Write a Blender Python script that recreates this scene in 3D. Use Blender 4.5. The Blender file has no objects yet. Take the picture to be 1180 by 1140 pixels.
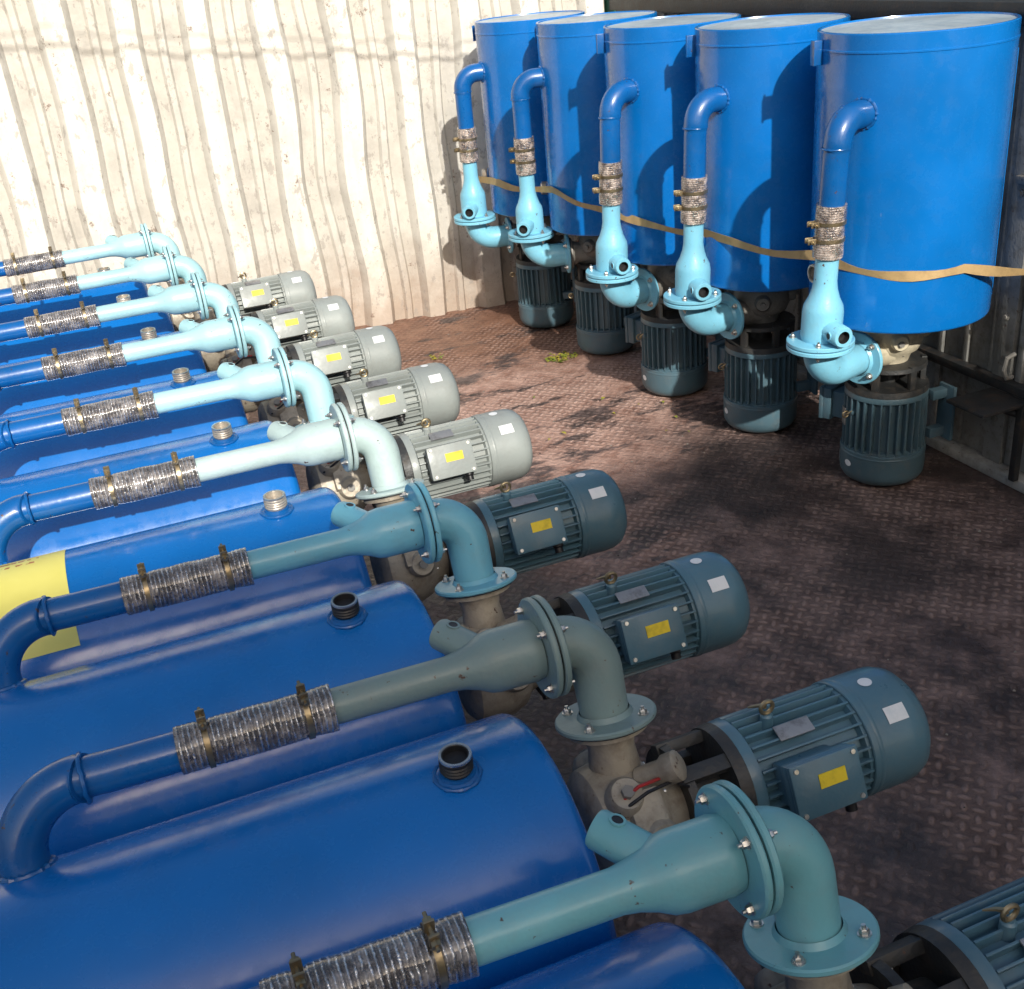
import bpy, bmesh, math, random
from mathutils import Vector, Matrix, noise
random.seed(4)
S=bpy.context.scene
V=Vector
# ------------------------------------------------------------------ materials
def newmat(name):
    m=bpy.data.materials.new(name); m.use_nodes=True
    nt=m.node_tree; b=nt.nodes['Principled BSDF']; return m,nt,b
def N(nt,t,**k):
    n=nt.nodes.new(t)
    for a,v in k.items():
        if a in n.inputs: n.inputs[a].default_value=v
        else: setattr(n,a,v)
    return n
def mth(nt,op,a,b=None,c=None):
    n=nt.nodes.new('ShaderNodeMath'); n.operation=op
    for i,x in enumerate((a,b,c)):
        if x is None: continue
        if isinstance(x,(int,float)): n.inputs[i].default_value=x
        else: nt.links.new(x,n.inputs[i])
    return n.outputs[0]
def mix(nt,f,a,b):
    n=nt.nodes.new('ShaderNodeMix'); n.data_type='RGBA'
    for sock,x in ((n.inputs[0],f),(n.inputs[6],a),(n.inputs[7],b)):
        if isinstance(x,(int,float)): sock.default_value=x
        elif isinstance(x,(tuple,list)): sock.default_value=tuple(x)+((1,) if len(x)==3 else ())
        else: nt.links.new(x,sock)
    return n.outputs[2]
def ramp(nt,f,a,b):
    n=nt.nodes.new('ShaderNodeMapRange'); n.inputs[1].default_value=a; n.inputs[2].default_value=b
    nt.links.new(f,n.inputs[0]); return n.outputs[0]
def coords(nt,rand=True,scale=(1,1,1)):
    tc=nt.nodes.new('ShaderNodeTexCoord'); mp=nt.nodes.new('ShaderNodeMapping')
    nt.links.new(tc.outputs['Object'],mp.inputs[0]); mp.inputs['Scale'].default_value=scale
    if rand:
        oi=nt.nodes.new('ShaderNodeObjectInfo'); 
        c=nt.nodes.new('ShaderNodeCombineXYZ')
        r=mth(nt,'MULTIPLY',oi.outputs['Random'],37.0)
        for i in range(3): nt.links.new(r,c.inputs[i])
        nt.links.new(c.outputs[0],mp.inputs['Location'])
    return mp.outputs[0]
def noi(nt,co,s,d=4,r=.55):
    n=N(nt,'ShaderNodeTexNoise'); n.inputs['Scale'].default_value=s; n.inputs['Detail'].default_value=d; n.inputs['Roughness'].default_value=r
    nt.links.new(co,n.inputs['Vector']); return n.outputs[0]
def bump(nt,b,h,st,dist=.01,prev=None):
    n=nt.nodes.new('ShaderNodeBump'); n.inputs['Strength'].default_value=st; n.inputs['Distance'].default_value=dist
    nt.links.new(h,n.inputs['Height'])
    if prev is not None: nt.links.new(prev,n.inputs['Normal'])
    nt.links.new(n.outputs[0],b.inputs['Normal']); return n.outputs[0]
def paint(name,col,rough=.35,metal=0,coat=0,dirt=.35,dirtcol=(.10,.08,.065),chips=0,wavy=0,var=.25,grain=.15):
    m,nt,b=newmat(name); co=coords(nt)
    n1=noi(nt,co,3.5,2); n2=noi(nt,co,22,4,.65)
    dark=tuple(c*(1-var) for c in col); lite=tuple(min(1,c*(1+var*.6)+.002) for c in col)
    c=mix(nt,ramp(nt,n1,.3,.7),dark,lite)
    d=mth(nt,'MULTIPLY',ramp(nt,n2,.48,.75),dirt)
    c=mix(nt,d,c,dirtcol)
    if chips:
        ch=ramp(nt,noi(nt,co,38,3,.7),.69-.02*chips,.72); c=mix(nt,ch,c,(.09,.045,.03))
    nt.links.new(c,b.inputs['Base Color'])
    r=mth(nt,'ADD',mth(nt,'MULTIPLY',ramp(nt,n2,.3,.75),.22),rough-.08); nt.links.new(r,b.inputs['Roughness'])
    b.inputs['Metallic'].default_value=metal; b.inputs['Coat Weight'].default_value=coat; b.inputs['Coat Roughness'].default_value=.12
    p=bump(nt,b,noi(nt,co,90,1),grain,.002)
    if wavy: bump(nt,b,noi(nt,co,2.6,1),wavy,.06,p)
    return m
M={}
# tank enamel: blue with dust film, rub marks and pale scuffs
m=paint('blue_enamel',(.001,.150,.50),.24,0,.45,.07,(.03,.12,.25),0,.12,.12,.03); M['tank']=m
nt=m.node_tree; b=nt.nodes['Principled BSDF']; src=b.inputs['Base Color'].links[0].from_socket
co=coords(nt); sc=noi(nt,coords(nt,True,(1,1,.25)),26,5,.75); du=noi(nt,co,1.7,3,.6)
c=mix(nt,mth(nt,'MULTIPLY',ramp(nt,du,.5,.8),.07),src,(.10,.20,.30))
c=mix(nt,mth(nt,'MULTIPLY',ramp(nt,sc,.71,.76),.5),c,(.22,.30,.38)); nt.links.new(c,b.inputs['Base Color'])
M['tanktop']=paint('dust_glare_tank_lid',(.40,.47,.52),.5,0,.1,.6,(.12,.22,.32),0,0,.3,.2)  # pale lid: dust plus sun glare put into the colour
M['pipeblue']=paint('blue_pipe_enamel',(.002,.10,.34),.30,0,.4,.2,(.04,.09,.17),1,0,.2,.12)
M['sky']=paint('sky_blue_enamel',(.20,.53,.70),.40,0,.15,.25,(.2,.32,.36),1,0,.15,.35)
M['pale']=paint('pale_blue_enamel',(.38,.65,.70),.38,0,.15,.3,(.28,.39,.40),1,0,.2,.35)
M['sage']=paint('pale_sage_enamel',(.46,.59,.58),.44,0,.1,.3,(.25,.3,.28),1,0,.15,.35)
M['teal']=paint('teal_enamel',(.17,.43,.475),.36,0,.2,.35,(.22,.33,.35),1,0,.2,.35)
M['teal2']=paint('teal_blue_enamel',(.17,.47,.60),.36,0,.2,.35,(.2,.33,.38),1,0,.2,.35)
M['palegrey']=paint('grey_teal_enamel',(.21,.30,.295),.44,0,.1,.4,(.22,.24,.22),1,0,.2,.4)
M['motor']=paint('slate_teal_enamel',(.075,.165,.22),.35,0,.2,.3,(.16,.19,.19),0,0,.25,.3)
M['motorgrey']=paint('grey_enamel',(.27,.30,.29),.42,0,.1,.3,(.2,.19,.17),0,0,.2,.3)
M['motordark']=paint('dark_slate_enamel',(.075,.14,.175),.40,0,.15,.4,(.14,.14,.135),0,0,.25,.3)
M['cast']=paint('cast_iron_grey',(.22,.21,.19),.55,.1,0,.55,(.09,.07,.05),2,0,.25,.8)
M['castlight']=paint('bare_cast_metal',(.42,.37,.29),.48,.2,0,.6,(.13,.09,.06),2,0,.3,.8)
M['cream']=paint('cream_cast_paint',(.58,.52,.38),.5,0,.1,.4,(.2,.14,.08),2,0,.2,.5)
M['lantern']=paint('dark_cast_iron',(.04,.042,.043),.5,.3,0,.5,(.1,.08,.06),1,0,.3,.7)
M['steel']=paint('zinc_steel',(.60,.59,.56),.3,.9,0,.4,(.16,.1,.06),0,0,.2,.3)
M['brass']=paint('brass_clamp',(.36,.29,.18),.35,.85,0,.5,(.1,.07,.04),0,0,.3,.3)
M['black']=paint('black_rubber',(.012,.012,.014),.45,0,0,.3,(.05,.05,.05),0,0,.2,.3)
M['white']=paint('white_sticker',(.75,.77,.78),.5,0,0,.35,(.3,.45,.5),0,0,.05,.05)
M['yellow']=paint('yellow_label',(.80,.60,.02),.5,0,0,.5,(.12,.10,.03),0,0,.08,.05)
M['plate']=paint('aluminium_plate',(.38,.38,.38),.35,.6,0,.8,(.07,.06,.06),0,0,.1,.1)
M['red']=paint('red_wire',(.4,.02,.02),.4)
M['blacksteel']=paint('black_steel',(.03,.032,.034),.5,.2,0,.6,(.1,.07,.05),2,0,.3,.5)
M['rustcap']=paint('threaded_steel',(.46,.42,.36),.4,.5,0,.7,(.2,.11,.05),0,0,.3,.5)
def hose(name,lo,hi,wire,wf,bm_=.6,tr=0):
    m,nt,b=newmat(name)
    co=coords(nt); n1=noi(nt,co,26,4,.7); n2=noi(nt,coords(nt,True,(1,1,2.2)),60,2,.6)
    tc=nt.nodes.new('ShaderNodeTexCoord'); sep=nt.nodes.new('ShaderNodeSeparateXYZ'); nt.links.new(tc.outputs['Object'],sep.inputs[0])
    w=mth(nt,'SINE',mth(nt,'ADD',mth(nt,'MULTIPLY',sep.outputs[2],2*math.pi/.0095),mth(nt,'MULTIPLY',n1,5)))
    base=mix(nt,ramp(nt,n1,.40,.60),lo,hi)
    spk=mth(nt,'MULTIPLY',ramp(nt,w,.2,.8),ramp(nt,n2,.36,.56))
    c=mix(nt,mth(nt,'MULTIPLY',spk,wf),base,wire); nt.links.new(c,b.inputs['Base Color'])
    nt.links.new(mth(nt,'ADD',.12,mth(nt,'MULTIPLY',ramp(nt,n2,.3,.7),.2)),b.inputs['Roughness'])
    b.inputs['Coat Weight'].default_value=1; b.inputs['Coat Roughness'].default_value=.06
    nt.links.new(mth(nt,'MULTIPLY',spk,.75*wf),b.inputs['Metallic'])
    if tr: nt.links.new(mth(nt,'SUBTRACT',tr,mth(nt,'MULTIPLY',ramp(nt,n1,.45,.62),tr*.6)),b.inputs['Transmission Weight']); b.inputs['IOR'].default_value=1.2
    p=bump(nt,b,w,bm_,.003); bump(nt,b,n1,.8,.014,p); return m
M['hose']=hose('wire_reinforced_hose',(.30,.27,.26),(.42,.39,.38),(.78,.78,.80),.95,.6,.75)
M['hose2']=hose('clear_wire_hose',(.62,.52,.46),(.66,.56,.50),(.75,.75,.75),.3,.25,.85)

# ------------------------------------------------------------------ mesh builder
class MB:
    def __init__(s): s.v=[];s.f=[];s.m=[];s.mats=[]
    def mi(s,k):
        if k not in s.mats: s.mats.append(k)
        return s.mats.index(k)
    def add(s,vs,fs,k):
        o=len(s.v); i=s.mi(k); s.v+= [tuple(x) for x in vs]
        for f in fs: s.f.append([a+o for a in f]); s.m.append(i)
    def mesh(s,name,ang=35):
        me=bpy.data.meshes.new(name); me.from_pydata(s.v,[],s.f)
        for k in s.mats: me.materials.append(M[k])
        me.polygons.foreach_set('material_index',s.m)
        bm=bmesh.new(); bm.from_mesh(me); bmesh.ops.recalc_face_normals(bm,faces=bm.faces); bm.to_mesh(me); bm.free()
        for p in me.polygons: p.use_smooth=True
        me.set_sharp_from_angle(angle=math.radians(ang)); me.update(); return me
def basis(d):
    d=V(d).normalized(); a=V((0,0,1)) if abs(d.z)<.9 else V((1,0,0))
    u=a.cross(d).normalized(); return u,d.cross(u)
def lathe(mb,o,d,prof,k,n=40,cap=True):
    o=V(o);d=V(d).normalized();u,w=basis(d);vs=[];fs=[]
    for s,r in prof:
        for i in range(n):
            a=2*math.pi*i/n; vs.append(o+d*s+u*r*math.cos(a)+w*r*math.sin(a))
    L=len(prof)
    for j in range(L-1):
        for i in range(n): fs.append((j*n+i,j*n+(i+1)%n,(j+1)*n+(i+1)%n,(j+1)*n+i))
    if cap: fs.append(tuple(range(n))); fs.append(tuple((L-1)*n+i for i in range(n)))
    mb.add(vs,fs,k)
def tube(mb,pts,rad,k,n=24,cap=True):
    pts=[V(p) for p in pts]; vs=[];fs=[];u=None
    if not isinstance(rad,(list,tuple)): rad=[rad]*len(pts)
    for j,p in enumerate(pts):
        t=(pts[min(j+1,len(pts)-1)]-pts[max(j-1,0)]).normalized()
        if u is None: u,w=basis(t)
        else: u=(u-t*u.dot(t)).normalized(); w=t.cross(u)
        for i in range(n):
            a=2*math.pi*i/n; vs.append(p+u*rad[j]*math.cos(a)+w*rad[j]*math.sin(a))
    L=len(pts)
    for j in range(L-1):
        for i in range(n): fs.append((j*n+i,j*n+(i+1)%n,(j+1)*n+(i+1)%n,(j+1)*n+i))
    if cap: fs.append(tuple(range(n))); fs.append(tuple((L-1)*n+i for i in range(n)))
    mb.add(vs,fs,k)
def bend(c,a,b,R,n=10):
    "path turning from direction a to perpendicular direction b around corner c"
    c=V(c);a=V(a).normalized();b=V(b).normalized();cen=c-a*R+b*R
    return [cen+(-b)*R*math.cos(t)+a*R*math.sin(t) for t in [math.pi/2*i/n for i in range(n+1)]]
def box(mb,c,ax,half,k,bev=.004):
    bm=bmesh.new(); bmesh.ops.create_cube(bm,size=2)
    for v in bm.verts: v.co=V((v.co.x*half[0],v.co.y*half[1],v.co.z*half[2]))
    if bev: bmesh.ops.bevel(bm,geom=list(bm.edges),offset=min(bev,min(half)*.8),segments=2,affect='EDGES',profile=.6)
    bm.verts.index_update(); ax=[V(a) for a in ax]; c=V(c)
    mb.add([c+ax[0]*v.co.x+ax[1]*v.co.y+ax[2]*v.co.z for v in bm.verts],[[v.index for v in f.verts] for f in bm.faces],k); bm.free()
WA=[V((1,0,0)),V((0,1,0)),V((0,0,1))]
def wbox(mb,lo,hi,k,bev=.004):
    lo=V(lo);hi=V(hi); box(mb,(lo+hi)/2,WA,(hi-lo)/2,k,bev)
def link(name,me,parent=None):
    o=bpy.data.objects.new(name,me); S.collection.objects.link(o)
    if parent: o.parent=parent
    return o
def bolts(mb,c,d,R,n,r,k='steel',ph=0,h=.012):
    u,w=basis(d)
    for i in range(n):
        a=2*math.pi*i/n+ph; p=V(c)+u*R*math.cos(a)+w*R*math.sin(a)
        lathe(mb,p,d,[(0,r*1.35),(.002,r*1.35)],k,16); lathe(mb,p,d,[(.002,r),(h*.75,r),(h,r*.8)],k,6)
        lathe(mb,p,d,[(h,r*.45),(h*1.6,r*.45)],k,8)
TM=.768
Z=V((0,0,1)); X=V((1,0,0)); Y=V((0,1,0))
def T(t,rho=0,th=0): return V((rho*math.cos(th),rho*math.sin(th),TM-t))
MOFF=.035
def build(q):
    """meshes for one tank/pump/motor unit. local z up the tank, pipe on +x side"""
    tr,ps,mr,h0,h1,td,k_pipe,k_motor,k_cast,d,te,tb=[q[x] for x in ('tr','ps','mr','h0','h1','td','pipe','motor','cast','d','te','tb')]
    out={}
    skew=q['skew']
    def P(t,rho=0,th=0):   # pipe run leans slightly sideways from the flange
        v=T(t,rho,th); v.y+=-t*skew if t<0 else 0; return v
    PZ=(P(-1,d)-P(0,d)).normalized()
    # tank
    mb=MB(); zb=TM-tb; zt=TM+1.153; e=q['edge']
    pr=[(zb+.012,.0005),(zb+.012,tr-.03)] if e<.02 else [(zb,.0005),(zb,tr-e)]
    for i in range(7):
        a=math.pi/2*i/6; pr.append((zb+e-e*math.cos(a),tr-e+e*math.sin(a)))
    pr+= [(zb+.10,tr),(zb+.5,tr),(zt-.07,tr),(zt-.068,tr+.003),(zt-.062,tr+.003),(zt-.06,tr),(zt-.004,tr),(zt,tr-.003),(zt,tr-.012),(zt-.006,tr-.014)]
    lathe(mb,(0,0,0),Z,pr,'tank',96,False)
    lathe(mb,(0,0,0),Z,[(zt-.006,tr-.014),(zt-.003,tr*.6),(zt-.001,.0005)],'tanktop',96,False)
    tube(mb,[T(-.08-i*.08,tr+.0005,2.2) for i in range(13)],.004,'tank',8)
    lc=T(-1.08,tr+.018,-.55); dx=V((math.cos(-.55),math.sin(-.55),0)); dy=Z.cross(dx)
    box(mb,lc,(dx,dy,Z),(.02,.006,.045),'pipeblue',.003); box(mb,lc+dx*.018,(dx,dy,Z),(.004,.022,.045),'pipeblue',.003)
    out['tank_shell']=mb
    # filler port
    mb=MB(); dc=V((math.cos(-.353),math.sin(-.353),0)); pc=T(-.236,tr-.012,-.353); s=q['cap']
    lathe(mb,pc,dc,[(0,.045*s),(.014,.044*s),(.018,.036*s),(.024,.034*s),(.024,.02)],'pipeblue',32,False)
    tube(mb,[pc+dc*.013+(basis(dc)[0]*math.cos(a)+basis(dc)[1]*math.sin(a))*.044*s for a in [2*math.pi*i/24 for i in range(25)]],[.004+.0015*math.sin(i*2.3) for i in range(25)],'pipeblue',8)
    pp=[(.02,.028*s)]
    for i in range(4): pp+=[(.026+i*.007,.030*s),(.030+i*.007,.0325*s)]
    pp+=[(.056,.0315*s),(.058,.0295*s),(.058,.024*s),(.046,.0235*s),(.044,.0005)]
    lathe(mb,pc,dc,pp,q['capm'],32,False)
    lathe(mb,pc,dc,[(.0555,.032*s),(.0595,.0315*s),(.0595,.0265*s),(.053,.0255*s)],'steel',32,False)
    out['filler_port']=mb
    # blue return elbow
    mb=MB(); r=.036*ps; R=q['R']
    bp=bend(P(te,d),Z,-X,R,14); 
    tube(mb,[P(h1+.085*ps,d),P(te+R+.05,d)]+bp+[P(te,tr-.03)],r,'pipeblue',32)
    r2=r*q['er']; tube(mb,[P(te+R+.012,d)]+bp+[P(te,tr-.03)],r2,'pipeblue',32)
    c0=P(te+R+.012,d)
    wl=[c0+V((r2*math.cos(a),r2*math.sin(a),random.uniform(-.0012,.0012))) for a in [2*math.pi*i/40 for i in range(41)]]
    tube(mb,wl,.004,'pipeblue',8)
    cy=P(te).y; wl=[]
    for i in range(41):
        a=2*math.pi*i/40; y_=cy+r2*1.05*math.sin(a); wl.append(V((math.sqrt(max(0,tr*tr-y_*y_)),y_,TM-te+r2*1.05*math.cos(a))))
    tube(mb,wl,[.006+.002*math.sin(i*2.7) for i in range(41)],'pipeblue',8)
    out['return_elbow']=mb
    # hose
    mb=MB(); rh=.0425*ps; pr=[];L=h0-h1;n=int(L/.0024); am=q['ham']
    for i in range(n+1):
        s=L*i/n; sq=1-.05*(math.exp(-((s-.05*ps)/.010)**2)+math.exp(-((s-L+.05*ps)/.010)**2))
        pr.append((s,rh*sq*(1+am*math.sin(s*2*math.pi/.0095)+.012*math.sin(s*47))))
    pr=[(0,rh*.87)]+pr+[(L,rh*.87)]+[(L,rh*.87),(0,rh*.87)]
    lathe(mb,P(h0,d),PZ,pr,q['hose'],40,False)
    mb.v=[tuple(V(v)+V((noise.noise(V(v)*22),noise.noise(V(v)*22+V((9,9,9))),0))*.0022) for v in mb.v]
    out['hose']=mb
    mb=MB()
    for j,(tt,th) in enumerate(((h0-.05*ps,-.5),(h1+.05*ps,-.35))):
        c=P(tt,d); rr=rh*.985
        lathe(mb,c-Z*.005*ps,Z,[(0,rr),(0,rr+.003),(.010*ps,rr+.003),(.010*ps,rr)],'brass',40,False)
        u=V((math.cos(th),math.sin(th),0)); w=Z.cross(u); e=c+u*(rr+.012*ps)
        box(mb,e+w*.011*ps,(u,w,Z),(.012*ps,.0025,.008*ps),'brass',.002); box(mb,e-w*.011*ps,(u,w,Z),(.012*ps,.0025,.008*ps),'brass',.002)
        lathe(mb,e-w*.028*ps,w,[(0,.003*ps),(.060*ps,.003*ps)],'brass',10)
        lathe(mb,e+w*.014*ps,w,[(0,.007*ps),(.008*ps,.007*ps)],'brass',6); lathe(mb,e-w*.022*ps,w,[(0,.007*ps),(.008*ps,.007*ps)],'brass',6)
    out['hose_clamps']=mb
    # tee / ejector
    mb=MB(); fr=.098*ps; pb=.033*ps; K=k_pipe
    lathe(mb,T(0,d),PZ,[(.014,.04*ps),(.014,.056*ps),(.02*ps+.01,.060*ps),(.03*ps+.01,.059*ps),(.10*ps,.059*ps),(.118*ps,.056*ps),(.14*ps,.045*ps),(.165*ps,.037*ps),(.19*ps,pb),(-(h0)+.065*ps,pb)],K,40,False)
    sd=V(q['sd']).normalized(); so=P(q['st']*ps,d); sl=q['sl']*ps
    lathe(mb,so,sd,[(0,.032*ps),(sl-.006,.031*ps),(sl,.028*ps),(sl,.0185*ps)],K,28,False)
    lathe(mb,so,sd,[(sl,.0185*ps),(sl-.03,.018*ps),(sl-.03,.0005)],'black',28,False)
    nx=(X-sd*X.dot(sd)).normalized(); hp=so+sd*(sl-.03*ps)+nx*.030*ps
    lathe(mb,hp,nx,[(0,.013*ps),(.003*ps,.013*ps),(.003*ps,.009*ps)],K,18,False); lathe(mb,hp,nx,[(-.001,.0093*ps),(.0024*ps,.0090*ps)],'black',18)
    th=.013*ps
    def fl(z0,z1,kk=K,rr=fr): lathe(mb,(d,0,z0),Z,[(0,.03*ps),(0,rr-.003),(.003,rr),(z1-z0-.003,rr),(z1-z0,rr-.003),(z1-z0,.03*ps)],kk,48,False)
    fl(TM+.002,TM+.002+th); fl(TM-.002-th,TM-.002); lathe(mb,(d,0,TM-.002),Z,[(0,fr*.9),(.004,fr*.9)],'black',40)
    bolts(mb,(d,0,TM+.002+th),Z,fr*.82,4,.007*ps,'steel',.6,.010*ps); bolts(mb,(d,0,TM-.002-th),-Z,fr*.82,4,.007*ps,'steel',-.6,.010*ps)
    rd=q['rd']; er=.050*ps
    R=td-.02; path=[T(.015,d)]+bend(T(td,d),-Z,-X,R*.98,12)+[T(td,rd+.01)]
    tube(mb,path,[er*.95]+[er]*13+[er*.95],K,32)
    fr2=q['fr2']
    lathe(mb,T(td,rd),X,[(0,.03),(0,fr2-.003),(.003,fr2),(.009*ps,fr2),(.012*ps,fr2-.003),(.012*ps,er*1.12),(.022*ps,er)],K,48,False)
    bolts(mb,T(td,rd+.012*ps),X,fr2*.8,4,.008*ps,'steel',.78,.010*ps)
    lathe(mb,T(td,rd-.004),X,[(0,fr2*.92),(.004,fr2*.92)],'black',40)
    out['ejector_fitting']=mb
    # pump body
    mb=MB(); C=k_cast; o=V((MOFF,0,0))
    lathe(mb,T(td,rd-.005),-X,[(0,fr2*.8),(.012,fr2*.8),(.018,.052*ps),(.05,.046*ps),(rd-.08,.06*ps)],C,32)
    vr=q['vr']
    lathe(mb,T(.005)+o,-Z,[(0,vr*.5),(.005,vr*.8),(.02,vr*.95),(.05,vr),(.10,vr*1.02),(.14,vr*.9),(.16,vr*.7),(.20,vr*.6)],C,40)
    bolts(mb,T(.145)+o,-Z,vr*.72,6,.009,'steel',.3,.012)
    for a,rr,tt in ((-.8,.8,.07),(-1.5,.9,.11),(.9,.85,.08),(2.4,.9,.07)):
        dd=V((math.cos(a),math.sin(a),0)); lathe(mb,T(tt)+o,dd,[(vr*.6,.04),(vr*1.12,.038),(vr*1.22,.03)],C,24); lathe(mb,T(tt)+o,dd,[(vr*1.22,.013),(vr*1.32,.013)],'cast',6)
    lathe(mb,T(.12,vr*.9,-.55)+o,V((.3,-.5,-.6)),[(0,.026),(.05,.024),(.06,.03),(.085,.03),(.09,.022)],C,20)
    box(mb,T(.10,vr*1.0,-1.15)+o,(V((.4,-.92,0)),V((.92,.4,0)),Z),(.02,.05,.035),C,.012)
    tube(mb,[T(.04,vr*1.1,-.9)+o,T(.09,vr*1.35,-.8)+o,T(.15,vr*1.2,-.75)+o,T(.2,vr*.95,-.8)+o],.0035,'red',8)
    tube(mb,[T(.04,vr*1.1,-1.0)+o,T(.10,vr*1.4,-.9)+o,T(.16,vr*1.25,-.85)+o,T(.2,vr*.95,-.95)+o],.0035,'black',8)
    out['pump_body']=mb
    # motor
    mb=MB(); K=k_motor; k=mr/.13
    lathe(mb,T(.2),-Z,[(0,.05),(0,mr*.9),(.018,mr*.92),(.02,.055),(.095,.05),(.1,mr*.97),(.125,mr*1.0),(.135,mr*.9),(.135,.05)],'lantern',40,False)
    for i in range(6):
        a=i*math.pi/3+.3; u=V((math.cos(a),math.sin(a),0)); box(mb,T(.25,mr*.84,a),(u,Z.cross(u),Z),(.012,.016,.055),'lantern',.004)
    bolts(mb,T(.218),-Z,mr*.72,6,.009,'steel',.3,.012)
    cr=mr*.84
    lathe(mb,T(.325),-Z,[(0,mr*.6),(0,mr*.97),(.012,mr*1.0),(.026,mr*1.0),(.034,cr),(.262,cr),(.266,mr*.97),(.285,mr*.97)],K,56,False)
    nf=30
    for i in range(nf):
        a=2*math.pi*(i+.5)/nf; u=V((math.cos(a),math.sin(a),0)); w=Z.cross(u)
        box(mb,T(.475,(cr+mr)/2-.002,a),(u,w,Z),((mr-cr)/2+.003,.0028*k,.122),K,.0015)
    lathe(mb,T(.598),-Z,[(0,mr*.9),(0,mr*1.02),(.002,mr*1.035),(.095,mr*1.035),(.12,mr*1.02),(.142,mr*.95),(.157,mr*.82),(.166,mr*.62),(.17,.0005)],K,56,False)
    lathe(mb,T(.600),-Z,[(.012,mr*1.036),(.014,mr*1.045),(.02,mr*1.045),(.022,mr*1.036)],K,56,False)
    a=-1.43; u=V((math.cos(a),math.sin(a),0)); w=Z.cross(u)
    box(mb,T(.445,mr+.012,a),(u,w,Z),(.035*k,.045*k,.062),K,.006); box(mb,T(.445,mr+.05*k,a),(u,w,Z),(.016*k,.056*k,.075),K,.008); box(mb,T(.445,mr+.071*k,a),(u,w,Z),(.007*k,.058*k,.077),K,.005)
    box(mb,T(.455,mr+.0785*k,a)+w*.010,(u,w,Z),(.0012,.015*k,.030),'yellow',0)
    for sx in (-1,1):
        for sz in (-1,1): lathe(mb,T(.445,mr+.077*k,a)+w*sx*.047*k+Z*sz*.064,u,[(0,.006),(.004,.005)],'steel',10)
    lathe(mb,T(.50,mr+.04*k,a),-w,[(.03,.016),(.065*k,.016),(.07*k,.012),(.085*k,.012)],'black',16)
    def sticker(t,th,rad,hw,hz,kk,dep=.0015,rnd=False):
        vs=[];fs=[]
        if rnd:
            for i in range(20):
                a=2*math.pi*i/20; vs.append(T(t+hz*math.sin(a),rad+dep,th+hw/rad*math.cos(a)))
            mb.add(vs,[tuple(range(20))],kk); return
        n=6
        for j in (0,1):
            for i in range(n+1):
                aa=th-hw/rad+2*hw/rad*i/n; vs.append(T(t+(-hz if j==0 else hz),rad+dep,aa))
        for i in range(n): fs.append((i,i+1,n+2+i,n+1+i))
        mb.add(vs,fs,kk)
    a=-.66; u=V((math.cos(a),math.sin(a),0)); box(mb,T(.455,mr+.003,a),(u,Z.cross(u),Z),(.002,.018*k,.040),'plate',.001)
    a=-.3; u=V((math.cos(a),math.sin(a),0)); w=Z.cross(u)
    lathe(mb,T(.42,cr,a),u,[(0,.014),(.03,.013),(.034,.009)],K,16)
    cc=T(.42,mr+.03,a); tube(mb,[cc+Z*.014*math.cos(x)+u*.014*math.sin(x) for x in [2*math.pi*i/16 for i in range(17)]],.0045,'brass',8)
    tube(mb,[cc+w*.004,cc+w*.018-u*.005+Z*.01,cc+w*.03-u*.012+Z*.025],[.006,.004,.002],'brass',6)
    sticker(.66,-.28,mr*1.036,.015*k,.015,'white',rnd=True); sticker(.675,-.98,mr*1.036,.018*k,.024,'white')
    if q['feet']:
        for tt in (.36,.54):
            for sg in (-1,1):
                u=V((math.cos(2.847),math.sin(2.847),0)); w=Z.cross(u)
                box(mb,T(tt)+u*(mr*.98)+w*sg*mr*.72,(u,w,Z),(.03*k,.02,.022),K,.004)
        u=V((math.cos(2.847),math.sin(2.847),0)); w=Z.cross(u)
        for sg in (-1,1): box(mb,T(.45)+u*(mr*1.2)+w*sg*mr*.8,(u,w,Z),(.008,.035*k,.125),K,.003)
    out['electric_motor']=mb
    return {k:m.mesh(k) for k,m in out.items()}
base=dict(tr=.3,ps=1.0,mr=.122,h0=-.405,h1=-.68,td=.095,rd=.245,fr2=.1,vr=.122,edge=.03,cap=.93,capm='black',pipe='pale',motor='motor',cast='castlight',
          d=.424,te=-.965,R=.115,tb=-.06,skew=.055,hose='hose',ham=.011,er=1.16,sd=(.45,.75,.6),st=-.10,sl=.13,feet=False)
LU=[build(dict(base,pipe='teal')),build(dict(base,pipe='palegrey')),build(dict(base,pipe='teal2')),build(dict(base,pipe='sage',capm='rustcap')),
    build(dict(base,motor='motorgrey',capm='rustcap'))]
rb=dict(base,ps=1.38,mr=.178,h0=-.36,h1=-.565,td=.14,rd=.235,fr2=.115,vr=.135,edge=.012,cap=1.2,capm='rustcap',motor='motordark',pipe='sky',
        d=.455,te=-.875,R=.09,tb=-.023,tr=.334,skew=.05,hose='hose2',ham=.004,er=1.06,sd=(.35,1,-.05),st=-.055,sl=.115,feet=True,cast='cast')
RA=build(dict(rb,cast='cream',tr=.369,d=.505)); RB_=build(rb)
def unit(ms,loc,mat,sc=1):
    e=bpy.data.objects.new('pump_tank_unit',None); S.collection.objects.link(e); e.empty_display_size=.2
    for k,me in ms.items():
        o=link(k,me,e)
        if k=='electric_motor': o.location=(MOFF,0,0)
    e.matrix_world=Matrix.Translation(loc)@mat.to_4x4()@Matrix.Scale(sc,4)
    return e
Cx=.6504;Cy=.8991;ph=.2952
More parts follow.
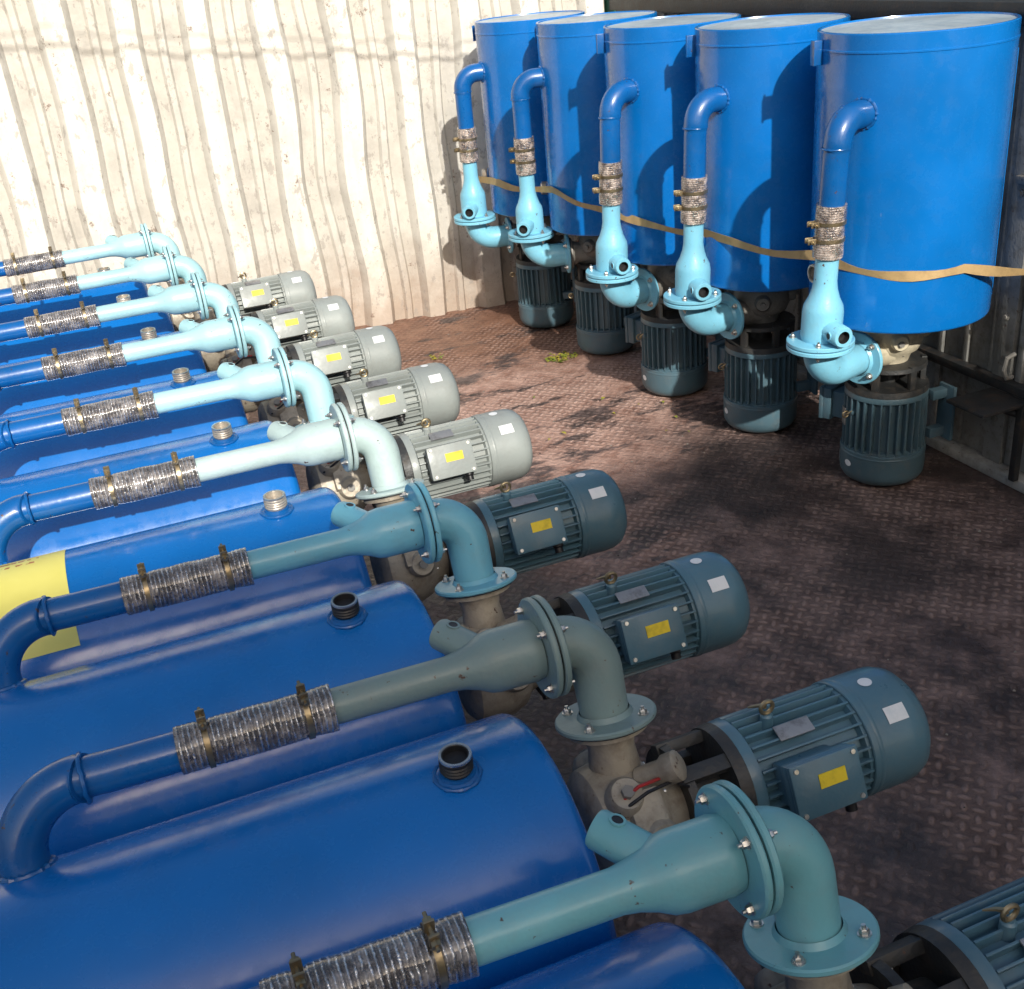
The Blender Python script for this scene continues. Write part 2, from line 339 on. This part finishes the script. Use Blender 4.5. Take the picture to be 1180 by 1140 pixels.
for n in range(9):
    p=ph+random.uniform(-.03,.03)*(n>2); s,c=math.sin(p),math.cos(p)
    R=Matrix(((0,0,-1),(s,c,0),(c,-s,0)))
    jx=[-.005,0,0,.01,.005,0,-.01,-.015,-.015][n]
    unit(LU[min(n,4)],V((Cx-.0492*n+TM+jx,Cy+.6031*n,.6494)),R)
RX=[3.0,2.872,2.755,2.738,2.640];RY=[3.56,4.312,4.962,5.743,6.43];RAz=[-2.87,-3.01,-2.89,-3.45,-3.34]
RR=[.355]+[.3212]*4
for i in range(5):
    unit(RA if i==0 else RB_,V((RX[i],RY[i],0)),Matrix.Rotation(RAz[i],3,'Z'),.9615)

# label on tank 3
mb=MB(); vs=[];fs=[];ty=Cy+.6031*3; n=16
for j,x in enumerate((-.56,-.265)):
    for i in range(n+1):
        a=-.90+1.27*i/n; vs.append((x,ty+.3016*math.sin(a),.6494+.3016*math.cos(a)))
for i in range(n): fs.append((i,i+1,n+2+i,n+1+i))
m,nt,b=newmat('printed_yellow_label'); M['label']=m
co=coords(nt,False); sp=nt.nodes.new('ShaderNodeSeparateXYZ'); nt.links.new(co,sp.inputs[0])
ln=mth(nt,'GREATER_THAN',mth(nt,'SINE',mth(nt,'MULTIPLY',sp.outputs[1],190)),.35)
tx=mth(nt,'GREATER_THAN',noi(nt,coords(nt,False,(90,30,30)),1,2),.5)
mk=mth(nt,'MULTIPLY',mth(nt,'MULTIPLY',ln,tx),mth(nt,'MULTIPLY',mth(nt,'GREATER_THAN',sp.outputs[1],ty+.02),mth(nt,'LESS_THAN',sp.outputs[0],-.33)))
nt.links.new(mix(nt,mk,mix(nt,noi(nt,co,9,3),(.70,.62,.12),(.85,.78,.22)),(.45,.14,.03)),b.inputs['Base Color']); b.inputs['Roughness'].default_value=.45
mb.add(vs,fs,'label'); link('yellow_warning_label',mb.mesh('yellow_warning_label'))

# rack under the lying tanks
mb=MB()
for x in (-.35,.40):
    wbox(mb,(x-.05,.55,.255),(x+.05,6.1,.345),'blacksteel')
    for y in (.7,1.9,3.1,4.3,5.5,6.0): wbox(mb,(x-.035,y-.035,0),(x+.035,y+.035,.255),'blacksteel')
for y in (.7,3.1,5.5): wbox(mb,(-.30,y-.03,.08),(.35,y+.03,.14),'blacksteel')
link('steel_rack',mb.mesh('steel_rack'))

# ------------------------------------------------------------------ deck
m,nt,b=newmat('rusty_tread_plate'); M['deck']=m
co=coords(nt,False); sp=nt.nodes.new('ShaderNodeSeparateXYZ')
wn=N(nt,'ShaderNodeTexNoise'); wn.inputs['Scale'].default_value=6; nt.links.new(co,wn.inputs['Vector'])
va=nt.nodes.new('ShaderNodeVectorMath'); va.operation='MULTIPLY_ADD'; nt.links.new(wn.outputs['Color'],va.inputs[0]); va.inputs[1].default_value=(.024,.024,0); nt.links.new(co,va.inputs[2])
nt.links.new(va.outputs[0],sp.inputs[0])
x,y=sp.outputs[0],sp.outputs[1]; CS=.056
u=mth(nt,'MULTIPLY',mth(nt,'ADD',x,mth(nt,'ADD',y,20)),1/CS); v=mth(nt,'MULTIPLY',mth(nt,'ADD',mth(nt,'SUBTRACT',x,y),40),1/CS)
fu=mth(nt,'SUBTRACT',mth(nt,'FRACT',u),.5); fv=mth(nt,'SUBTRACT',mth(nt,'FRACT',v),.5)
par=mth(nt,'MODULO',mth(nt,'ADD',mth(nt,'FLOOR',u),mth(nt,'FLOOR',v)),2)
def ell(p_,q_): return mth(nt,'ADD',mth(nt,'POWER',mth(nt,'MULTIPLY',p_,1/.52),2),mth(nt,'POWER',mth(nt,'MULTIPLY',q_,1/.26),2))
e1=ell(fu,fv); e2=ell(fv,fu)
ee=mth(nt,'ADD',mth(nt,'MULTIPLY',e1,par),mth(nt,'MULTIPLY',e2,mth(nt,'SUBTRACT',1,par)))
ridge=ramp(nt,ee,1.2,.3)
n1=noi(nt,co,.9,4,.6); n2=noi(nt,co,7,7,.75); n3=noi(nt,co,60,3,.7); n4=noi(nt,co,2.0,6,.68)
n5=noi(nt,coords(nt,False,(1.0,2.2,1)),1.6,6,.7); n6=noi(nt,coords(nt,False,(1.3,1,1)),1.1,7,.74)
rust=mix(nt,ramp(nt,n2,.32,.68),(.22,.11,.08),(.60,.40,.33))
dark=mix(nt,ramp(nt,n2,.35,.7),(.022,.019,.021),(.185,.135,.128))
wet=mix(nt,ramp(nt,n2,.3,.7),(.09,.038,.022),(.28,.14,.085))
rust=mix(nt,mth(nt,'MULTIPLY',ramp(nt,mth(nt,'ADD',y,mth(nt,'MULTIPLY',n1,1.2)),6.2,6.8),.9),rust,wet)
yy=mth(nt,'ADD',mth(nt,'MULTIPLY',y,.62),mth(nt,'MULTIPLY',n1,2.4)); g=ramp(nt,yy,4.05,3.5)  # shade of the near deck put into the colour, fading with y
band=mth(nt,'SUBTRACT',1,mth(nt,'MULTIPLY',mth(nt,'ABSOLUTE',mth(nt,'SUBTRACT',y,4.15)),1.0))
st=ramp(nt,mth(nt,'ADD',n5,mth(nt,'MULTIPLY',mth(nt,'MAXIMUM',band,0),.09)),.55,.61)
g2=mth(nt,'MAXIMUM',mth(nt,'MULTIPLY',g,.82),mth(nt,'MULTIPLY',st,.9))
c0=mix(nt,g2,rust,dark)
# mud film that hides the tread, and black stains with painted-in shade toward the tail
mud=ramp(nt,n6,.46,.56)
stain_shade=mth(nt,'MAXIMUM',mth(nt,'MULTIPLY',mth(nt,'MULTIPLY',st,ramp(nt,n4,.42,.58)),.7),mth(nt,'MULTIPLY',mth(nt,'MULTIPLY',g,mud),.72)); c0=mix(nt,stain_shade,c0,(.016,.0135,.0145))
wear=mth(nt,'MULTIPLY',ramp(nt,n4,.36,.54),mth(nt,'SUBTRACT',1,mth(nt,'MULTIPLY',mud,.75)))
low_=mth(nt,'MULTIPLY',mth(nt,'SUBTRACT',1,ridge),mth(nt,'MULTIPLY',wear,.6))
c0=mix(nt,low_,c0,mix(nt,.4,c0,(.03,.018,.015)))
c1=mix(nt,mth(nt,'MULTIPLY',mth(nt,'MULTIPLY',ridge,wear),mth(nt,'SUBTRACT',.7,mth(nt,'MULTIPLY',g2,.48))),c0,mix(nt,.5,c0,(.66,.48,.42)))
c2=mix(nt,mth(nt,'MULTIPLY',ramp(nt,n3,.58,.72),.45),c1,(.02,.015,.013))
grit=ramp(nt,noi(nt,co,170,2),.71,.75); c2=mix(nt,mth(nt,'MULTIPLY',grit,.55),c2,(.45,.40,.36))
nt.links.new(c2,b.inputs['Base Color'])
rg=mth(nt,'SUBTRACT',mth(nt,'ADD',.48,mth(nt,'MULTIPLY',ramp(nt,n4,.35,.6),.35)),mth(nt,'MULTIPLY',mth(nt,'MAXIMUM',st,mud),.24))
nt.links.new(rg,b.inputs['Roughness'])
p=bump(nt,b,mth(nt,'MULTIPLY',ridge,mth(nt,'ADD',.2,mth(nt,'MULTIPLY',wear,.8))),.8,.006); p=bump(nt,b,n3,.6,.004,p); bump(nt,b,n2,.6,.018,p)
mb=MB(); wbox(mb,(-1.6,-1.2,-.12),(3.39,8.2,0),'deck',0); link('truck_bed_floor',mb.mesh('truck_bed_floor'))
m,nt,b=newmat('fallen_leaf'); M['leaf']=m
oi=coords(nt,False); nt.links.new(mix(nt,ramp(nt,noi(nt,oi,30,2),.4,.6),(.16,.24,.03),(.46,.38,.05)),b.inputs['Base Color']); b.inputs['Roughness'].default_value=.6
mb=MB()
for cx,cy,r,n in ((2.40,5.74,.075,80),(1.76,6.2,.035,14),(2.0,5.2,.6,6),(2.5,4.6,.5,5)):
    for i in range(n):
        a=random.uniform(0,6.28); rr=r*random.random()**.7; s=random.uniform(.008,.022); t=random.uniform(0,6.28)
        px,py=cx+rr*math.cos(a)*1.3,cy+rr*math.sin(a); ux,uy=math.cos(t)*s,math.sin(t)*s; z=.004+random.random()*.02
        mb.add([(px-ux,py-uy,z),(px-uy*.5,py+ux*.5,z+.008),(px+ux,py+uy,z+.002),(px+uy*.5,py-ux*.5,z+.007)],[(0,1,2,3)],'leaf')
link('fallen_leaves',mb.mesh('fallen_leaves'))
# grit, weld slag and gravel swept about
mb=MB()
for i in range(420):
    px=random.uniform(1.3,3.3); py=random.uniform(1.2,7.0); r=random.uniform(.002,.0065)*(1.6 if random.random()<.06 else 1)
    if random.random()<.5: px=3.3-abs(random.gauss(0,.35))
    vs=[V((px,py,r*.5))+V((random.uniform(.6,1.2)*a,random.uniform(.6,1.2)*b_,random.uniform(.5,.9)*c))*r for a,b_,c in ((1,0,0),(-1,0,0),(0,1,0),(0,-1,0),(0,0,1),(0,0,-.5))]
    mb.add(vs,[(0,2,4),(2,1,4),(1,3,4),(3,0,4),(2,0,5),(1,2,5),(3,1,5),(0,3,5)],'cast' if i%3 else 'lantern')
link('gravel_debris',mb.mesh('gravel_debris'))
# ------------------------------------------------------------------ corrugated front wall
m,nt,b=newmat('peeling_cream_paint'); M['wall']=m
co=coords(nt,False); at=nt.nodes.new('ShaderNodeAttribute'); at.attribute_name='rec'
cs=coords(nt,False,(6,6,.7)); ns=noi(nt,cs,1.6,5,.65); n2=noi(nt,co,5,7,.72); n3=noi(nt,coords(nt,False,(1,1,.6)),17,5,.75)
sp=nt.nodes.new('ShaderNodeSeparateXYZ'); nt.links.new(co,sp.inputs[0])
cream=mix(nt,ramp(nt,ns,.35,.65),(.60,.575,.51),(.73,.71,.65))
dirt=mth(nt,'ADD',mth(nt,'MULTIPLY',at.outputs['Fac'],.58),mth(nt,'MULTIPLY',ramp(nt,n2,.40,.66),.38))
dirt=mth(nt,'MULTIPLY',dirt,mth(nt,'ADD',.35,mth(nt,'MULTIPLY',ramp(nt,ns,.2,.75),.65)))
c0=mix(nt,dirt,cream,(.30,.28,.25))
low=mth(nt,'MULTIPLY',ramp(nt,mth(nt,'SUBTRACT',sp.outputs[2],mth(nt,'MULTIPLY',n2,.7)),.25,-.3),.65)
c1=mix(nt,low,c0,(.32,.22,.155))
peel=ramp(nt,n3,.575,.61); c2=mix(nt,mth(nt,'MULTIPLY',peel,.55),c1,(.27,.245,.22))
rs=ramp(nt,noi(nt,co,9,6,.8),.62,.66); c3=mix(nt,mth(nt,'MULTIPLY',rs,.75),c2,(.15,.09,.065))
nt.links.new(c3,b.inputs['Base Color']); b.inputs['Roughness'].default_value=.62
p=bump(nt,b,n3,.5,.004); bump(nt,b,n2,.45,.02,p)
per=.40; prof=[(0,0),(.12,0),(.155,.06),(.225,.06),(.24,.04),(.275,.04),(.29,.06),(.365,.06)]
xs=[]
x0=-3.2
while x0<3.45:
    sh_=random.uniform(-.02,.02)
    for a_,d_ in prof: xs.append((x0+a_+(sh_ if 0<a_<.36 else 0),d_))
    x0+=per
xs=[q for q in xs if q[0]<3.42]
zs=[0.0+.06*i for i in range(50)]
vs=[];rec=[]
def wally(x): return 7.10-.12*(x-1.6)
for z in zs:
    for x_,d_ in xs:
        nn=noise.noise(V((x_*1.3,z*1.1,3)))*.035+noise.noise(V((x_*5,z*2.5,9)))*.016
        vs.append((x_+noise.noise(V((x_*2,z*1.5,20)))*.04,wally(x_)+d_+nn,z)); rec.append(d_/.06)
fs=[];W=len(xs)
for j in range(len(zs)-1):
    for i in range(W-1): fs.append((j*W+i,j*W+i+1,(j+1)*W+i+1,(j+1)*W+i))
me=bpy.data.meshes.new('corrugated_steel_wall'); me.from_pydata(vs,[],fs); me.materials.append(M['wall'])
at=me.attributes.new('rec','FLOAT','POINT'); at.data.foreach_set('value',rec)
for p_ in me.polygons: p_.use_smooth=True
me.set_sharp_from_angle(angle=math.radians(28))
link('corrugated_steel_wall',me)
# ------------------------------------------------------------------ right side wall of the bed
M['side']=paint('weathered_grey_steel',(.26,.26,.245),.55,.1,0,.75,(.10,.08,.06),3,0,.4,.6)
M['lip']=paint('weathered_pale_steel',(.38,.38,.36),.6,.1,0,.6,(.12,.1,.08),2,0,.3,.5)
mb=MB()
wbox(mb,(3.405,-1.2,-.1),(3.43,6.85,1.80),'side',0)
wbox(mb,(3.36,-1.2,1.80),(3.47,6.85,1.88),'blacksteel',.006)
wbox(mb,(3.392,-1.2,-.1),(3.404,6.85,.02),'blacksteel',0)
wbox(mb,(3.33,-1.2,.001),(3.404,6.85,.05),'lip',.01)
y=-1.0
while y<6.8:
    wbox(mb,(3.375,y-.05,.05),(3.404,y+.05,1.80),'side',.005)
    for zz in (.25,.7,1.2,1.6):
        lathe(mb,(3.375,y,zz),(-1,0,0),[(0,.016),(.006,.016),(.008,.010),(.014,.010)],'cast',8)
    y+=.62
y=-1.1
while y<6.8:
    wbox(mb,(3.385,y,.06),(3.404,y+.03,1.79),'side',.004); y+=.155
wbox(mb,(3.34,2.2,.40),(3.39,3.9,.44),'blacksteel',.005); wbox(mb,(3.345,2.2,1.24),(3.372,3.35,1.27),'cast',.005)
wbox(mb,(3.33,3.02,.88),(3.372,3.16,.98),'cast',.01); lathe(mb,(3.35,2.99,.95),Y,[(0,.022),(.2,.022)],'steel',16); wbox(mb,(3.345,3.05,.70),(3.37,3.10,.88),'blacksteel',.006)
for yy_ in (2.62,3.24,3.86): tube(mb,[(3.37,yy_+.03,.56),(3.33,yy_+.03,.55),(3.32,yy_+.03,.50),(3.34,yy_+.03,.46),(3.37,yy_+.03,.46)],.010,'cast',8)
link('steel_side_wall',mb.mesh('steel_side_wall'))
mb=MB()
tube(mb,[(3.36,3.1,.33),(3.26,3.3,.36),(3.16,3.45,.37)],.018,'blacksteel',8)
wbox(mb,(3.10,3.13,.385),(3.34,3.34,.400),'blacksteel',.004); wbox(mb,(3.30,3.13,0.051),(3.33,3.16,.385),'blacksteel',.004)
link('steel_bracket',mb.mesh('steel_bracket'))
# strap
M['strap']=paint('tan_webbing',(.40,.27,.12),.7,0,0,.5,(.2,.13,.06),0,0,.25,.3)
mb=MB(); pts=[V((2.30,6.75,.93)),V((2.312,6.43,.96))]
prev=pts[-1]
for i0 in (3,2,1,0):
    nx=V((RX[i0]-RR[i0]-.006,RY[i0]+(.02 if i0==0 else 0),1.03 if i0==0 else 1.0))
    for i in range(1,9):
        t=i/8; q=prev.lerp(nx,t); q.z-=.025*math.sin(math.pi*t)+.004*math.sin(t*9+nx.x*20); pts.append(q)
    prev=nx
for i in range(1,15):
    a_=math.pi+ (math.pi*.5)*i/14; pts.append(V((RX[0]+(RR[0]+.006)*math.cos(a_),RY[0]+(RR[0]+.006)*math.sin(a_),1.03-.03*i/14-.02*math.sin(math.pi*i/14))))
e=pts[-1]
for i in range(1,9): q=e.lerp(V((3.35,3.10,.95)),i/8); q.z-=.01*math.sin(math.pi*i/8); pts.append(q)
vs=[];fs=[]
for i,q in enumerate(pts):
    tw=.3*math.sin(i*.45); t=(pts[min(i+1,len(pts)-1)]-pts[max(0,i-1)]).normalized(); o=Z.cross(t).normalized()
    up=(Z*math.cos(tw)+o*math.sin(tw))*(.017+.004*math.sin(i*.8))
    vs+= [q-up,q+up,q-up+o*.002,q+up+o*.002]
for i in range(len(pts)-1):
    a=i*4;b_=a+4; fs+=[(a,b_,b_+1,a+1),(a+2,a+3,b_+3,b_+2),(a,a+2,b_+2,b_),(a+1,b_+1,b_+3,a+3)]
mb.add(vs,fs,'strap'); link('cargo_strap',mb.mesh('cargo_strap'))
# ------------------------------------------------------------------ surroundings
M['green']=paint('green_container_paint',(.03,.12,.07),.5,0,0,.4,(.08,.06,.04),2)
mb=MB(); y=-2
while y<22:
    wbox(mb,(6.0,y,-1.0),(6.04,y+.17,3.4),'green',.004); wbox(mb,(6.041,y+.17,-1.0),(6.08,y+.30,3.4),'green',.004); y+=.30
wbox(mb,(5.95,-2,3.4),(8.4,22,3.55),'green'); wbox(mb,(6.1,-1.9,-1.0),(8.4,21.9,3.4),'green'); link('shipping_container',mb.mesh('shipping_container'))
m,nt,b=newmat('asphalt'); M['asph']=m; co=coords(nt,False)
nt.links.new(mix(nt,noi(nt,co,3,6,.7),(.035,.035,.035),(.075,.072,.068)),b.inputs['Base Color']); b.inputs['Roughness'].default_value=.85; bump(nt,b,noi(nt,co,150,2),.5,.01)
mb=MB(); mb.add([(-300,-300,-1.1),(300,-300,-1.1),(300,300,-1.1),(-300,300,-1.1)],[(0,1,2,3)],'asph'); link('ground',mb.mesh('ground'))
M['brick']=paint('brick_render',(.36,.31,.26),.8,0,0,.3,(.2,.17,.14)); M['glass']=paint('window_glass',(.03,.04,.05),.08,0,1,0)
mb=MB(); by=-7.0; bt=(4.22-by)*.6  # unseen block added behind the camera to throw the foreground shadow
wbox(mb,(-5,by-7,-1.1),(3.6,by,bt),'brick',.02); wbox(mb,(-5.1,by-7.1,bt),(3.7,by+.0,bt+.02),'cast',0)
for i in range(3):
    x_=-4.4+i*2.7; wbox(mb,(x_,by,2.4),(x_+1.4,by+.02,3.8),'glass',0); wbox(mb,(x_-.08,by,2.28),(x_+1.48,by+.06,2.38),'cast')
wbox(mb,(-2,by,-1.1),(1.6,by+.05,1.6),'cast'); link('unseen_shadow_block',mb.mesh('unseen_shadow_block'))
# unseen cable added so that its shadow crosses the wall
mb=MB()
for dz,r in ((0,.008),(.09,.004)):
    pts=[V((-7+14*i/60,5.0,3.28+dz-.2*(-7+14*i/60)+.014*math.sin(i*.9)+.01*math.sin(i*2.3+dz*40))) for i in range(61)]
    tube(mb,pts,r,'black',8)
link('shadow_cable',mb.mesh('shadow_cable'))
for x_,h in ((-7,6.2),(7,3.4)):
    mb=MB(); lathe(mb,(x_,5.05,-1.1),Z,[(0,.12),(h,.09)],'cast',16); wbox(mb,(x_-.05,4.7,h-1.45),(x_+.05,5.4,h-1.35),'cast'); link('shadow_cable_pole',mb.mesh('shadow_cable_pole'))  # unseen poles added only to carry the cable
# ------------------------------------------------------------------ light, world, camera
el=math.radians(31); sh=V((-.12,-.993,0)).normalized(); sd=V((sh.x*math.cos(el),sh.y*math.cos(el),math.sin(el)))
L=bpy.data.lights.new('sun','SUN'); L.energy=5.0; L.angle=math.radians(.8); L.color=(1,.955,.87)
lo=bpy.data.objects.new('sun',L); S.collection.objects.link(lo); lo.rotation_euler=sd.to_track_quat('Z','Y').to_euler()
w=bpy.data.worlds.new('World'); S.world=w; w.use_nodes=True; nt=w.node_tree
sk=nt.nodes.new('ShaderNodeTexSky'); sk.sky_type='NISHITA'; sk.sun_disc=False; sk.sun_elevation=el; sk.sun_rotation=math.atan2(sh.x,sh.y); sk.dust_density=4; sk.air_density=1.2; sk.ozone_density=.6
nt.links.new(sk.outputs[0],nt.nodes['Background'].inputs[0]); nt.nodes['Background'].inputs[1].default_value=.15
cam=bpy.data.cameras.new('camera'); cam.sensor_width=36; cam.lens=36*1270.17/1180; cam.clip_end=1000; cam.clip_start=.05
co_=bpy.data.objects.new('camera',cam); S.collection.objects.link(co_)
Rm=[[.92488,-.36958,-.0883],[-.24,-.38789,-.88991],[.2947,.84414,-.44767]]
r,dn,fw=[V(a).normalized() for a in Rm]
co_.matrix_world=Matrix.Translation((0,0,2.2491))@Matrix((r,-dn,-fw)).transposed().to_4x4()
S.camera=co_
S.view_settings.view_transform='Standard'; S.view_settings.look='None'; S.view_settings.exposure=0
